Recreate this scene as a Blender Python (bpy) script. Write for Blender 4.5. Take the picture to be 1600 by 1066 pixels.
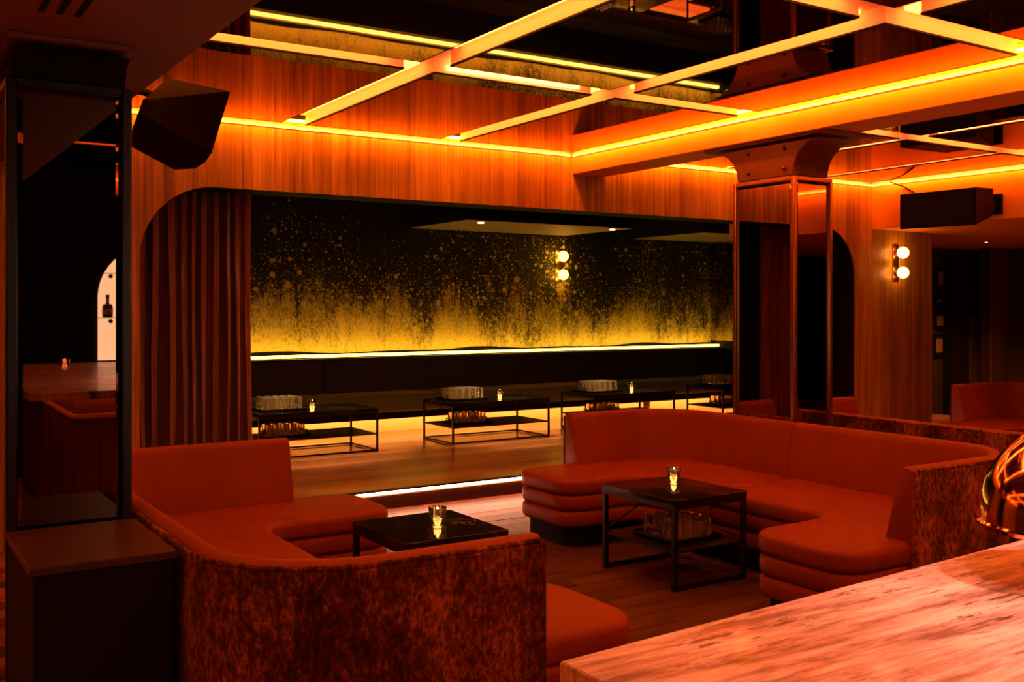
import bpy, bmesh, math, random
from mathutils import Vector, Matrix
R = math.radians; PI = math.pi; sin = math.sin; cos = math.cos
random.seed(7)
for o in list(bpy.data.objects): bpy.data.objects.remove(o, do_unlink=True)
SC = bpy.context.scene; COL = SC.collection

# ------------------------------------------------------------------ camera, world, exposure
cam = bpy.data.cameras.new('camera'); co = bpy.data.objects.new('camera', cam); COL.objects.link(co)
co.location = (0, 0, 1.6); co.rotation_euler = (R(90), 0, -R(32.8))
cam.sensor_width = 36.0; cam.lens = 36.0*1585/1600; cam.shift_y = -53/1600; cam.clip_start = .05
SC.camera = co
w = bpy.data.worlds.new('dark'); SC.world = w; w.use_nodes = True
w.node_tree.nodes['Background'].inputs[0].default_value = (.02, .006, .002, 1)
w.node_tree.nodes['Background'].inputs[1].default_value = .2
SC.cycles.max_bounces = 24; SC.cycles.transmission_bounces = 24; SC.cycles.transparent_max_bounces = 24
SC.view_settings.view_transform = 'Standard'; SC.view_settings.look = 'None'
SC.view_settings.exposure = 0.0; SC.view_settings.gamma = 1.0; SC.view_settings.use_curve_mapping = False
# light levels
K_CH = 1.0
LED_ORANGE = (12.0*K_CH, 2.5*K_CH, .30*K_CH)     # ceiling channels
LED_COVE = (105, 22, .8)
LED_WHITE = (60.0, 22, 12)        # nosing of the stage
LED_YELLOW = (46, 16, 3.0)      # under the banquette
LED_LEDGE = (10.5, 6.2, .7)        # behind the banquette
def lamp(kind, name, loc, energy, color, **kw):
    l = bpy.data.lights.new(name, kind); l.energy = energy; l.color = color
    for k, v in kw.items(): setattr(l, k, v)
    o = bpy.data.objects.new(name, l); COL.objects.link(o); o.location = loc
    return o
# recessed spots over the bar counter
lamp('SPOT', 'bar_downlight', (1.75, .75, 2.93), 45, (1, .50, .38), spot_size=R(82), spot_blend=.9, shadow_soft_size=.06)
lamp('SPOT', 'bar_downlight', (2.4, .55, 2.93), 240, (1, .50, .40), spot_size=R(82), spot_blend=.9, shadow_soft_size=.06)

for x_ in (3.6, 5.75, 7.6, 9.5):
    lamp('SPOT', 'stage_downlight', (x_+.2, 9.45, 2.57 if 5.7 < x_+.2 < 8.2 else 2.96), 420, (1, .62, .25), spot_size=R(44), spot_blend=.8, shadow_soft_size=.03)
lamp('SPOT', 'recess_downlight', (12.4, 8.2, 2.44), 200, (1, .32, .07), spot_size=R(120), spot_blend=.8, shadow_soft_size=.05)
# ------------------------------------------------------------------ materials
def mat(name, base=(.5, .5, .5), rough=.5, metal=0, spec=.5, emit=None, strength=1.0, coat=0, sheen=0):
    m = bpy.data.materials.new(name); m.use_nodes = True
    b = m.node_tree.nodes['Principled BSDF']
    b.inputs['Base Color'].default_value = (*base, 1); b.inputs['Roughness'].default_value = rough
    b.inputs['Metallic'].default_value = metal; b.inputs['Specular IOR Level'].default_value = spec
    b.inputs['Coat Weight'].default_value = coat; b.inputs['Coat Roughness'].default_value = .1
    b.inputs['Sheen Weight'].default_value = sheen
    if emit:
        b.inputs['Emission Color'].default_value = (*emit, 1); b.inputs['Emission Strength'].default_value = strength
    return m
class N:
    """small node builder"""
    def __init__(s, m): s.t = m.node_tree; s.b = s.t.nodes['Principled BSDF']; s.m = m
    def n(s, kind, **kw):
        x = s.t.nodes.new(kind)
        for k, v in kw.items(): setattr(x, k, v)
        return x
    def link(s, a, b): s.t.links.new(a, b)
    def co(s, scale=(1, 1, 1), out='Object', loc=(0, 0, 0)):
        c = s.n('ShaderNodeTexCoord'); mp = s.n('ShaderNodeMapping')
        s.link(c.outputs[out], mp.inputs[0]); mp.inputs['Scale'].default_value = scale; mp.inputs['Location'].default_value = loc
        return mp.outputs[0]
    def noise(s, vec, scale=1, detail=4, rough=.5, dist=0):
        x = s.n('ShaderNodeTexNoise'); s.link(vec, x.inputs['Vector'])
        x.inputs['Scale'].default_value = scale; x.inputs['Detail'].default_value = detail
        x.inputs['Roughness'].default_value = rough; x.inputs['Distortion'].default_value = dist
        return x.outputs['Fac']
    def math(s, op, a, b=None, clamp=False):
        x = s.n('ShaderNodeMath', operation=op); x.use_clamp = clamp
        for i, v in enumerate((a, b)):
            if v is None: continue
            if isinstance(v, (int, float)): x.inputs[i].default_value = v
            else: s.link(v, x.inputs[i])
        return x.outputs[0]
    def ramp(s, fac, stops):
        x = s.n('ShaderNodeValToRGB'); s.link(fac, x.inputs[0]); e = x.color_ramp.elements
        while len(e) < len(stops): e.new(.5)
        for i, (p, c) in enumerate(stops):
            e[i].position = p; e[i].color = (*c, 1) if isinstance(c, tuple) else (c, c, c, 1)
        return x.outputs['Color']
    def mix(s, f, a, b, kind='MIX'):
        x = s.n('ShaderNodeMix', data_type='RGBA', blend_type=kind)
        for i, v in ((0, f), (6, a), (7, b)):
            if isinstance(v, (int, float)): x.inputs[i].default_value = v
            elif isinstance(v, tuple): x.inputs[i].default_value = (*v, 1)
            else: s.link(v, x.inputs[i])
        return x.outputs[2]
    def base(s, c): s.link(c, s.b.inputs['Base Color'])
    def bump(s, h, strength=.3, dist=.01):
        x = s.n('ShaderNodeBump'); x.inputs['Strength'].default_value = strength; x.inputs['Distance'].default_value = dist
        s.link(h, x.inputs['Height']); s.link(x.outputs[0], s.b.inputs['Normal'])

def wood(name, dark, light, scale=(22, 22, .9), rough=.4, coat=.2, seed=0, perobj=False):
    m = mat(name, light, rough, coat=coat, spec=.25); n = N(m)
    v = n.co(scale, loc=(seed, seed, seed))
    if perobj:
        oi = n.n('ShaderNodeObjectInfo'); ad = n.n('ShaderNodeVectorMath', operation='ADD')
        sc = n.n('ShaderNodeVectorMath', operation='SCALE'); cb = n.n('ShaderNodeCombineXYZ')
        for i in range(3): n.link(oi.outputs['Random'], cb.inputs[i])
        n.link(cb.outputs[0], sc.inputs[0]); sc.inputs['Scale'].default_value = 40
        n.link(v, ad.inputs[0]); n.link(sc.outputs[0], ad.inputs[1]); v = ad.outputs[0]
    a = n.noise(v, 1, 6, .65, .6); c = n.noise(v, .22, 3, .5, .3)
    s = n.math('ADD', n.math('MULTIPLY', a, .65), n.math('MULTIPLY', c, .35))
    if perobj:
        s = n.math('ADD', s, n.math('MULTIPLY', n.math('SUBTRACT', oi.outputs['Random'], .5), .12))
    n.base(n.ramp(s, [(.33, dark), (.68, light)]))
    n.bump(a, .15, .004)
    return m
M = {}
M['wall_wood'] = wood('walnut_veneer', (.14, .055, .005), (.68, .38, .035), (26, 26, .7), .38, .15)
M['dark_wood'] = wood('dark_walnut', (.022, .009, .004), (.07, .024, .010), (20, 20, 1), .45, .0)
M['brown_wood'] = wood('brown_oak', (.12, .05, .02), (.30, .14, .05), (30, 30, .8), .5, .05)
M['plank'] = wood('floor_plank', (.018, .007, .003), (.17, .068, .028), (1.6, 34, 34), .4, .0, perobj=True)
M['joint'] = mat('floor_base', (.02, .008, .004), .8)
def stage_floor():
    m = mat('stage_boards', (.3, .2, .1), .3, coat=.25); n = N(m)
    v = n.co((1.2, 30, 30)); a = n.noise(v, 1, 6, .6, .5)
    sep = n.n('ShaderNodeSeparateXYZ'); n.link(n.co((1, 1, 1)), sep.inputs[0])
    row = n.math('FLOOR', n.math('DIVIDE', sep.outputs[1], .14))
    wn = n.n('ShaderNodeTexWhiteNoise', noise_dimensions='1D'); n.link(row, wn.inputs['W'])
    fr = n.math('FRACT', n.math('DIVIDE', sep.outputs[1], .14))
    gap = n.math('LESS_THAN', fr, .03)
    s = n.math('ADD', n.math('MULTIPLY', a, .8), n.math('MULTIPLY', wn.outputs[0], .2))
    c = n.ramp(s, [(.34, (.17, .05, .02)), (.66, (.62, .22, .09))])
    n.base(n.mix(gap, c, (.02, .01, .005))); n.bump(n.math('SUBTRACT', a, gap), .2, .003)
    return m
M['stage'] = stage_floor()
def leather():
    m = mat('burnt_orange_leather', (.56, .22, .06), .5, spec=.16); n = N(m)
    v = n.co((1, 1, 1)); a = n.noise(v, 2.2, 4); n.base(n.ramp(a, [(.3, (.19, .028, .0008)), (.7, (.24, .040, .0012))]))
    n.bump(n.noise(v, 260, 2), .08, .002); return m
M['leather'] = leather()
def velvet():
    m = mat('crushed_velvet', (.3, .1, .03), .8, spec=.1, sheen=.12); n = N(m)
    v = n.co((1, 1, .55)); a = n.noise(v, 46, 9, .85, .1); b = n.noise(v, 5, 3, .5)
    s = n.math('ADD', n.math('MULTIPLY', a, .68), n.math('MULTIPLY', b, .32))
    n.base(n.ramp(s, [(.41, (.012, .002, .0004)), (.50, (.09, .015, .0015)), (.62, (.46, .15, .012))]))
    n.b.inputs['Sheen Tint'].default_value = (1, .6, .3, 1)
    n.bump(a, .35, .006); return m
M['velvet'] = velvet()
M['black_metal'] = mat('black_metal', (.012, .009, .008), .38, .6)
M['bronze'] = mat('bronze_frame', (.34, .16, .07), .28, .9)
M['dark_bronze'] = mat('dark_bronze', (.10, .035, .018), .4, .8)
M['capital'] = mat('capital_paint', (.17, .05, .015), .45, .25)
M['ceil_mirror'] = mat('bronze_ceiling_mirror', (.30, .062, .024), .015, 1)
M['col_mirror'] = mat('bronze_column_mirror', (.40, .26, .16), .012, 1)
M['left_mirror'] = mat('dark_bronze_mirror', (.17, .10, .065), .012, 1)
M['led_line'] = mat('led_line', (.8, .6, .4), .6, emit=(4.2, .72, .20))
M['smoke_mirror'] = mat('smoked_mirror', (.45, .38, .25), .02, 1)
M['ply'] = mat('pale_channel_lining', (.88, .55, .48), .55)
M['cream'] = mat('cream_paint', (.80, .34, .02), .6)
M['soffit'] = mat('soffit_paint', (.17, .07, .03), .7)
M['black'] = mat('black_paint', (.006, .005, .004), .8, spec=.15)
M['spk'] = mat('speaker_shell', (.012, .004, .002), .85, spec=.06)
M['soffit_glow'] = mat('soffit_glow_tone', (.30, .24, .12), .65)  # underside of the black stage soffits, yellow glow put into the colour
M['dark_wall'] = mat('dark_wall', (.06, .024, .012), .7)
M['bar_panel'] = mat('bar_panel_paint', (.2, .07, .03), .5)
M['led_orange'] = mat('led_orange', (.8, .6, .4), .6, emit=LED_ORANGE)
M['led_cove'] = mat('led_cove', (.8, .6, .4), .6, emit=LED_COVE)
M['led_hot'] = mat('led_hot', (.8, .6, .4), .6, emit=(14, 2.6, .55))
M['led_white'] = mat('led_white', (.8, .8, .8), .6, emit=LED_WHITE)
M['led_yellow'] = mat('led_yellow', (.8, .7, .4), .6, emit=LED_YELLOW)
M['led_ledge'] = mat('led_ledge', (.8, .7, .4), .6, emit=LED_LEDGE)
M['led_niche'] = mat('led_niche', (.8, .7, .6), .6, emit=(260, 120, 70))
M['globe'] = mat('glowing_globe', (1, .9, .7), .3, emit=(14, 5.0, .9))
M['globe_y'] = mat('glowing_globe_yellow', (1, .9, .7), .3, emit=(14, 6.5, .6))
M['spot'] = mat('downlight_lens', (1, 1, 1), .3, emit=(9, 4, 1.6))
M['banq_back'] = mat('dark_banquette_cloth', (.03, .035, .012), .75, sheen=.15)
M['banq_seat'] = mat('olive_banquette_cloth', (.09, .17, .02), .6, sheen=.3)
M['banq_base'] = mat('banquette_base', (.75, .55, .30), .55)
M['brass'] = mat('brass', (.75, .45, .16), .25, 1)
M['copper'] = mat('polished_copper', (.85, .42, .20), .09, 1)
M['wax'] = mat('candle_wax', (.9, .5, .2), .5, emit=(14, 5.0, .9))
M['flame'] = mat('candle_flame', (1, .8, .3), .5, emit=(60, 26, 6))
M['photo'] = mat('photo_print', (.45, .25, .14), .5)
M['bottle'] = mat('dark_bottle_glass', (.03, .012, .006), .1, coat=.5)
M['paper'] = mat('bottle_label_paper', (.5, .3, .16), .6)
M['niche_glow'] = mat('niche_back_glow', (.8, .6, .5), .5, emit=(5.6, 4.4, 3.3))  # glow put into the niche back, standing in for light inside it
M['pink_stone'] = mat('pale_niche_stone', (.85, .62, .48), .45)
def solid_glass(name, col):
    m = mat(name, col, .01); b = m.node_tree.nodes['Principled BSDF']; b.inputs['Transmission Weight'].default_value = .88; b.inputs['IOR'].default_value = 1.45
    return m
def glass(name, tint, ior=1.45, add=.0):
    m = bpy.data.materials.new(name); m.use_nodes = True; t = m.node_tree; t.nodes.clear()
    o = t.nodes.new('ShaderNodeOutputMaterial'); mx = t.nodes.new('ShaderNodeMixShader')
    tr = t.nodes.new('ShaderNodeBsdfTransparent'); g = t.nodes.new('ShaderNodeBsdfGlossy'); lw = t.nodes.new('ShaderNodeLayerWeight')
    tr.inputs[0].default_value = (*tint, 1); g.inputs['Roughness'].default_value = .06; g.inputs[0].default_value = (1, 1, 1, 1)
    lw.inputs[0].default_value = .42
    ma = t.nodes.new('ShaderNodeMath'); ma.operation = 'ADD'; ma.inputs[1].default_value = add; ma.use_clamp = True
    t.links.new(lw.outputs['Fresnel'], ma.inputs[0]); t.links.new(ma.outputs[0], mx.inputs[0])
    t.links.new(tr.outputs[0], mx.inputs[1]); t.links.new(g.outputs[0], mx.inputs[2]); t.links.new(mx.outputs[0], o.inputs[0])
    return m
M['glass'] = glass('clear_glass', (.86, .86, .84), add=.06)
M['tumbler'] = solid_glass('tumbler_glass', (1, .93, .75))
M['glass_shelf'] = glass('green_edge_glass', (.7, .85, .7), add=.1)
def curtain_mat(name, c0, c1):
    m = mat(name, c1, .8, sheen=.35); n = N(m); v = n.co((60, 60, .8)); a = n.noise(v, 1, 4)
    n.base(n.ramp(a, [(.3, c0), (.7, c1)])); n.bump(a, .1, .003); return m
M['curtain'] = curtain_mat('rust_velvet_curtain', (.12, .027, .006), (.20, .05, .010))
def black_marble():
    m = mat('black_marble', (.01, .01, .01), .08, spec=.35); n = N(m)
    v = n.co((1, 1, 1)); a = n.noise(v, 4.5, 5, .55, 1.6)
    vein = n.math('SUBTRACT', 1.0, n.math('MULTIPLY', n.math('ABSOLUTE', n.math('SUBTRACT', a, .52)), 90), True)
    gate = n.ramp(n.noise(v, 2.3, 2), [(.5, 0.0), (.6, 1.0)])
    n.base(n.mix(n.math('MULTIPLY', vein, gate), (.010, .007, .006), (.45, .30, .20))); return m
M['marble'] = black_marble()
def travertine():
    m = mat('pink_travertine_counter', (.8, .6, .5), .33, coat=.15); n = N(m)
    v = n.co((.75, 5.5, 1)); a = n.noise(v, 3.6, 10, .72, .15); b = n.noise(n.co((1.6, 8.5, 1)), 6, 9, .72, .15)
    c = n.ramp(a, [(.38, (.20, .10, .08)), (.47, (.50, .31, .25)), (.59, (.88, .68, .58))])
    pits = n.ramp(b, [(.41, 1.0), (.46, 0.0)])
    gate = n.ramp(n.noise(n.co((1, 2, 1)), 2.6, 3), [(.42, 0.0), (.55, 1.0)])
    s = n.math('MULTIPLY', pits, gate)
    n.base(n.mix(s, c, (.09, .05, .04))); n.bump(n.math('SUBTRACT', a, s), .12, .004)
    n.link(n.ramp(a, [(.3, .45), (.7, .25)]), n.b.inputs['Roughness']); return m
M['counter'] = travertine()
def mural():
    m = mat('gold_splatter_mural', (.02, .02, .01), .5); n = N(m)
    sep = n.n('ShaderNodeSeparateXYZ'); n.link(n.co((1, 1, 1)), sep.inputs[0]); x, z = sep.outputs[0], sep.outputs[2]
    def xz(sx, sz):
        c = n.n('ShaderNodeCombineXYZ'); n.link(n.math('MULTIPLY', x, sx), c.inputs[0]); n.link(n.math('MULTIPLY', z, sz), c.inputs[1]); return c.outputs[0]
    big = n.noise(xz(1.3, .5), 1, 3, .55, .5); mid = n.noise(xz(8, 1.8), 1, 7, .75, .5); fine = n.noise(xz(34, 17), 1, 8, .85, .2)
    h = n.math('SUBTRACT', z, 1.05)
    val = n.math('ADD', n.math('ADD', n.math('MULTIPLY', big, 1.1), n.math('MULTIPLY', mid, .9)), n.math('MULTIPLY', fine, 1.5))
    d = n.math('SUBTRACT', val, n.math('ADD', n.math('MULTIPLY', h, .60), 1.47))
    wash = n.ramp(n.math('ADD', n.math('MULTIPLY', d, 1.5), .36), [(.16, 0.0), (.40, .45), (.72, 1.0)])
    acc = wash
    for sc, rad, thr, sd in ((6.0, .27, .56, 1), (11.0, .30, .44, 2), (24.0, .36, .42, 5), (40.0, .36, .40, 8)):
        vo = n.n('ShaderNodeTexVoronoi', voronoi_dimensions='2D', feature='F1'); 
        ad = n.n('ShaderNodeVectorMath', operation='ADD'); n.link(xz(1, 1), ad.inputs[0]); ad.inputs[1].default_value = (sd*3.3, sd*1.7, 0)
        n.link(ad.outputs[0], vo.inputs['Vector']); vo.inputs['Scale'].default_value = sc
        sp = n.n('ShaderNodeSeparateColor'); n.link(vo.outputs['Color'], sp.inputs[0])
        dot = n.math('LESS_THAN', vo.outputs['Distance'], n.math('MULTIPLY', n.math('POWER', sp.outputs[0], 1.5), rad))
        # chance of a dot falls with height, in drifts
        ch = n.math('SUBTRACT', n.math('ADD', n.math('MULTIPLY', big, 1.4), n.math('MULTIPLY', mid, .5)), n.math('ADD', n.math('MULTIPLY', h, .52), thr-.33))
        keep = n.math('GREATER_THAN', ch, n.math('MULTIPLY', sp.outputs[1], .85))
        dt = n.math('MULTIPLY', n.math('MULTIPLY', dot, keep), n.math('ADD', n.math('MULTIPLY', sp.outputs[2], .5), .45))
        acc = n.math('MAXIMUM', acc, dt)
    sp_ = n.math('GREATER_THAN', n.noise(xz(70, 26), 1, 3, .7), .40)
    acc2 = n.math('MULTIPLY', acc, n.math('ADD', n.math('MULTIPLY', sp_, .55), .45))
    n.base(n.mix(acc2, (.010, .009, .004), (.95, .68, .13)))
    n.link(n.math('SUBTRACT', .6, n.math('MULTIPLY', acc2, .15)), n.b.inputs['Roughness'])
    return m
M['mural'] = mural()

# ------------------------------------------------------------------ mesh builder
BASE = {}
class MB:
    def __init__(s): s.v = []; s.f = []; s.mi = []; s.mats = []
    def _m(s, m):
        if m is None: m = '_'
        if m not in s.mats: s.mats.append(m)
        return s.mats.index(m)
    def add(s, vs, fs, m=None):
        o = len(s.v); s.v += [tuple(p) for p in vs]; k = s._m(m)
        for f in fs: s.f.append(tuple(i+o for i in f)); s.mi.append(k)
        return s
    def box(s, x0, x1, y0, y1, z0, z1, m=None):
        return s.add([(x0,y0,z0),(x1,y0,z0),(x1,y1,z0),(x0,y1,z0),(x0,y0,z1),(x1,y0,z1),(x1,y1,z1),(x0,y1,z1)],
                     [(0,3,2,1),(4,5,6,7),(0,1,5,4),(1,2,6,5),(2,3,7,6),(3,0,4,7)], m)
    def prism(s, poly, a0, a1, axis='z', m=None):
        mp = {'z': lambda p, a: (p[0], p[1], a), 'y': lambda p, a: (p[0], a, p[1]), 'x': lambda p, a: (a, p[0], p[1])}[axis]
        k = len(poly); vs = [mp(p, a0) for p in poly]+[mp(p, a1) for p in poly]
        fs = [tuple(range(k))[::-1], tuple(range(k, 2*k))]+[(i, (i+1) % k, (i+1) % k+k, i+k) for i in range(k)]
        return s.add(vs, fs, m)
    def tube(s, pts, r, seg=8, m=None):
        pts = [Vector(p) for p in pts]; rr = r if isinstance(r, (list, tuple)) else [r]*len(pts); vs = []; n = len(pts)
        for i, p in enumerate(pts):
            t = (pts[min(i+1, n-1)]-pts[max(i-1, 0)]).normalized()
            u = t.cross(Vector((0, 0, 1)) if abs(t.z) < .95 else Vector((1, 0, 0))).normalized(); w_ = t.cross(u)
            vs += [p+(u*cos(2*PI*j/seg)+w_*sin(2*PI*j/seg))*rr[i] for j in range(seg)]
        fs = [(i*seg+j, i*seg+(j+1) % seg, (i+1)*seg+(j+1) % seg, (i+1)*seg+j) for i in range(n-1) for j in range(seg)]
        fs += [tuple(range(seg))[::-1], tuple(range((n-1)*seg, n*seg))]
        return s.add(vs, fs, m)
    def bar(s, a, b, t, m=None):
        a, b = Vector(a), Vector(b); d = (b-a).normalized()
        u = d.cross(Vector((0, 0, 1)) if abs(d.z) < .95 else Vector((1, 0, 0))).normalized()*t/2; w_ = d.cross(u).normalized()*t/2
        vs = [p+q for p in (a, b) for q in (u+w_, u-w_, -u-w_, -u+w_)]
        return s.add(vs, [(0,1,2,3),(7,6,5,4),(0,4,5,1),(1,5,6,2),(2,6,7,3),(3,7,4,0)], m)
    def lathe(s, prof, c=(0, 0, 0), seg=20, axis='z', m=None, cap=True):
        vs = []; n = len(prof)
        for r, h in prof:
            for j in range(seg):
                a = 2*PI*j/seg; q = (r*cos(a), r*sin(a), h)
                if axis == 'y': q = (q[0], q[2], q[1])
                if axis == 'x': q = (q[2], q[0], q[1])
                vs.append((c[0]+q[0], c[1]+q[1], c[2]+q[2]))
        fs = [(i*seg+j, i*seg+(j+1) % seg, (i+1)*seg+(j+1) % seg, (i+1)*seg+j) for i in range(n-1) for j in range(seg)]
        if cap: fs += [tuple(range(seg))[::-1], tuple(range((n-1)*seg, n*seg))]
        return s.add(vs, fs, m)
    def ball(s, c, r, seg=16, m=None):
        return s.lathe([(r*max(sin(PI*i/10), .02), -r*cos(PI*i/10)) for i in range(11)], c, seg, m=m)
    def hull(s, pts, m=None):
        bm = bmesh.new(); [bm.verts.new(p) for p in pts]; r = bmesh.ops.convex_hull(bm, input=bm.verts)
        bmesh.ops.delete(bm, geom=[g for g in r['geom_interior'] if isinstance(g, bmesh.types.BMVert)], context='VERTS')
        bmesh.ops.dissolve_limit(bm, angle_limit=R(2), verts=bm.verts, edges=bm.edges)
        bm.verts.index_update(); s.add([v.co.copy() for v in bm.verts], [tuple(v.index for v in f.verts) for f in bm.faces], m); bm.free(); return s
    def rings(s, rs, m=None, close=True):
        """list of equal-length closed rings -> lofted solid"""
        k = len(rs[0]); vs = [p for r_ in rs for p in r_]
        fs = [(i*k+j, i*k+(j+1) % k, (i+1)*k+(j+1) % k, (i+1)*k+j) for i in range(len(rs)-1) for j in range(k)]
        if close: fs += [tuple(range(k))[::-1], tuple(range((len(rs)-1)*k, len(rs)*k))]
        return s.add(vs, fs, m)
    def build(s, name, m, parent=None, bevel=0, smooth=False, origin=None, seg=2):
        b = BASE.get(parent.name, (0, 0, 0)) if parent else (origin or (0, 0, 0))
        me = bpy.data.meshes.new(name)
        me.from_pydata([(p[0]-b[0], p[1]-b[1], p[2]-b[2]) for p in s.v], [], s.f)
        for q in s.mats: me.materials.append(M[m] if q == '_' else M[q])
        if not s.mats: me.materials.append(M[m])
        me.polygons.foreach_set('material_index', s.mi)
        bm = bmesh.new(); bm.from_mesh(me); bmesh.ops.recalc_face_normals(bm, faces=bm.faces); bm.to_mesh(me); bm.free()
        o = bpy.data.objects.new(name, me); COL.objects.link(o)
        if parent: o.parent = parent; BASE[o.name] = b
        elif origin: o.location = origin; BASE[o.name] = origin
        if bevel:
            md = o.modifiers.new('b', 'BEVEL'); md.width = bevel; md.segments = seg; md.limit_method = 'ANGLE'; md.angle_limit = R(35)
        if smooth or bevel:
            me.polygons.foreach_set('use_smooth', [True]*len(me.polygons))
            if smooth != 'all': me.set_sharp_from_angle(angle=R(38))
        return o
def thing(name, label, cat, loc=(0, 0, 0), group=None):
    o = bpy.data.objects.new(name, None); COL.objects.link(o); o.location = loc; o.empty_display_size = .1
    o['label'] = label; o['category'] = cat; BASE[o.name] = loc
    if group: o['group'] = group
    return o
def tag(o, label, cat, group=None):
    o['label'] = label; o['category'] = cat
    if group: o['group'] = group
    return o
def struct(o): o['kind'] = 'structure'; return o
def copy_tree(o, parent=None):
    c = o.copy(); COL.objects.link(c)
    if parent: c.parent = parent
    for ch in list(o.children): copy_tree(ch, c)
    return c
def B(name, m, parent, *box, bevel=0):
    return MB().box(*box).build(name, m, parent, bevel)
def round_poly(pts, rad, seg=7):
    """pts ccw or cw, rad per vertex -> dense outline"""
    out = []; n = len(pts)
    for i in range(n):
        p = Vector(pts[i]); a = Vector(pts[i-1])-p; b = Vector(pts[(i+1) % n])-p; r = rad[i]
        if r <= 0: out.append(tuple(p)); continue
        a.normalize(); b.normalize(); ang = a.angle(b); t = r/math.tan(ang/2); c = p+(a+b).normalized()*(r/sin(ang/2))
        p0 = p+a*t; p1 = p+b*t; a0 = math.atan2(p0.y-c.y, p0.x-c.x); a1 = math.atan2(p1.y-c.y, p1.x-c.x); d = (a1-a0+PI) % (2*PI)-PI
        for k in range(seg+1):
            q = a0+d*k/seg; out.append((c.x+r*cos(q), c.y+r*sin(q)))
    return out
def offset(poly, d):
    """inward offset of a ccw outline"""
    n = len(poly); out = []
    for i in range(n):
        p = Vector(poly[i]); a = (p-Vector(poly[i-1])); b = (Vector(poly[(i+1) % n])-p)
        if a.length < 1e-6: a = b
        if b.length < 1e-6: b = a
        a.normalize(); b.normalize(); na = Vector((-a.y, a.x)); nb = Vector((-b.y, b.x)); m_ = (na+nb); m_.normalize()
        out.append(tuple(p+m_*d/max(m_.dot(na), .5)))
    return out
def pillow(outl, z0, z1, r, crown=0, seg=4):
    rs = []
    for k in range(seg+1):
        a = PI/2*k/seg; o_ = offset(outl, r*(1-sin(a))); rs.append([(p[0], p[1], z0+r*(1-cos(a))) for p in o_])
    for k in range(seg+1):
        a = PI/2*k/seg; o_ = offset(outl, r*(1-cos(a))); rs.append([(p[0], p[1], z1-r+r*sin(a)) for p in o_])
    if crown:
        for d, h in ((r+.02, crown*.6), (r+.05, crown)): rs.append([(p[0], p[1], z1+h) for p in offset(outl, d)])
    return MB().rings(rs)
def area(poly): return sum(poly[i-1][0]*poly[i][1]-poly[i][0]*poly[i-1][1] for i in range(len(poly)))/2

# ================================================================== SETTING
YW = 7.35; HC = 2.97
# ---- floor with planks where the photo shows them
fl = struct(B('floor', 'plank', None, -4, 14.5, -2.6, YW+.1, -.10, -.004))
fl.data.materials[0] = M['stage']
pm = {}
def plank(x0, x1, y0, y1, z):
    L = round(x1-x0, 3)
    if L not in pm:
        o = MB().box(0, L-.004, 0, .156, -.012, 0).build('plank', 'plank', fl, .0015, seg=1); pm[L] = o
    else:
        o = pm[L].copy(); COL.objects.link(o)
    o.location = (x0, y0, z); return o
row = 0; y = 2.13
while y < YW-.1:
    x = 1.0-.45*((row*7) % 5)/1.6; end = 5.6
    while x < end:
        L = (1.7, 1.35, 1.5)[(row*3+int(x*2)) % 3]
        plank(x, x+L, y, y+.16, random.uniform(-.0006, .0012)); x += L
    y += .16; row += 1

# ---- stage
st = struct(B('floor_stage', 'stage', None, 1.2, 12.3, YW-.03, 11.6, .0, .15, bevel=.004))
B('riser', 'dark_wood', st, 1.62, 9.3, YW-.045, YW-.028, .0, .105)
B('nosing', 'dark_wood', st, 1.62, 9.3, YW-.06, YW-.02, .138, .152)
led = B('led_strip', 'led_white', st, 1.66, 9.22, YW-.052, YW-.034, .116, .137)

# ---- wood wall with the arched opening
X0, X1, ZT, RR = 1.65, 9.24, 2.47, .53
def arch_poly(xa, xb, z0=0, z1=3.0):
    """outline of the wall between xa and xb, above / beside the opening"""
    def edge(x):
        if x <= X0 or x >= X1: return z0
        d = RR-(x-X0) if x < X0+RR else (RR-(X1-x) if x > X1-RR else 0)
        return ZT-RR+math.sqrt(max(RR*RR-d*d, 0)) if d > 0 else ZT
    pts = [(xa, z1), (xb, z1)][::-1]; pts = [(xb, z1), (xa, z1)]
    xs = sorted({xa, xb, *[x for x in [X0, X1]+[X0+RR*(1-cos(PI/2*k/14)) for k in range(15)]+[X1-RR*(1-cos(PI/2*k/14)) for k in range(15)] if xa < x < xb]})
    low = []
    for x in xs:
        if abs(x-X0) < 1e-6:
            if x > xa: low.append((x, z0))
            if x < xb: low.append((x, ZT-RR))
        elif abs(x-X1) < 1e-6:
            if x > xa: low.append((x, ZT-RR))
            if x < xb: low.append((x, z0))
        else: low.append((x, edge(x)))
    return pts+low
wl = MB()
for a, b in ((-4, X0-.0), (X0, X0+RR), (X0+RR, X1-RR), (X1-RR, X1), (X1, 10.6)):
    wl.prism(arch_poly(a, b, 0, 3.06), YW+.02, YW+.32, 'y')
wall = struct(wl.build('wall_back', 'black'))
cuts = [-4, -2.7, -1.43, -.16, 1.11, 2.38, 3.65, 4.92, 6.19, 7.46, 8.73, 9.515, 10.6]
for a, b in zip(cuts, cuts[1:]):
    top = 3.0 if a < 9.5 else 2.47
    MB().prism(arch_poly(a+.0015, b-.0015, 0, top), YW, YW+.021, 'y').build('wood_panel', 'wall_wood', wall, .0015, seg=1)
MB().box(10.588, 10.6, YW-.004, YW+.32, 0, 2.47).build('edge_trim', 'wall_wood', wall)

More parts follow.
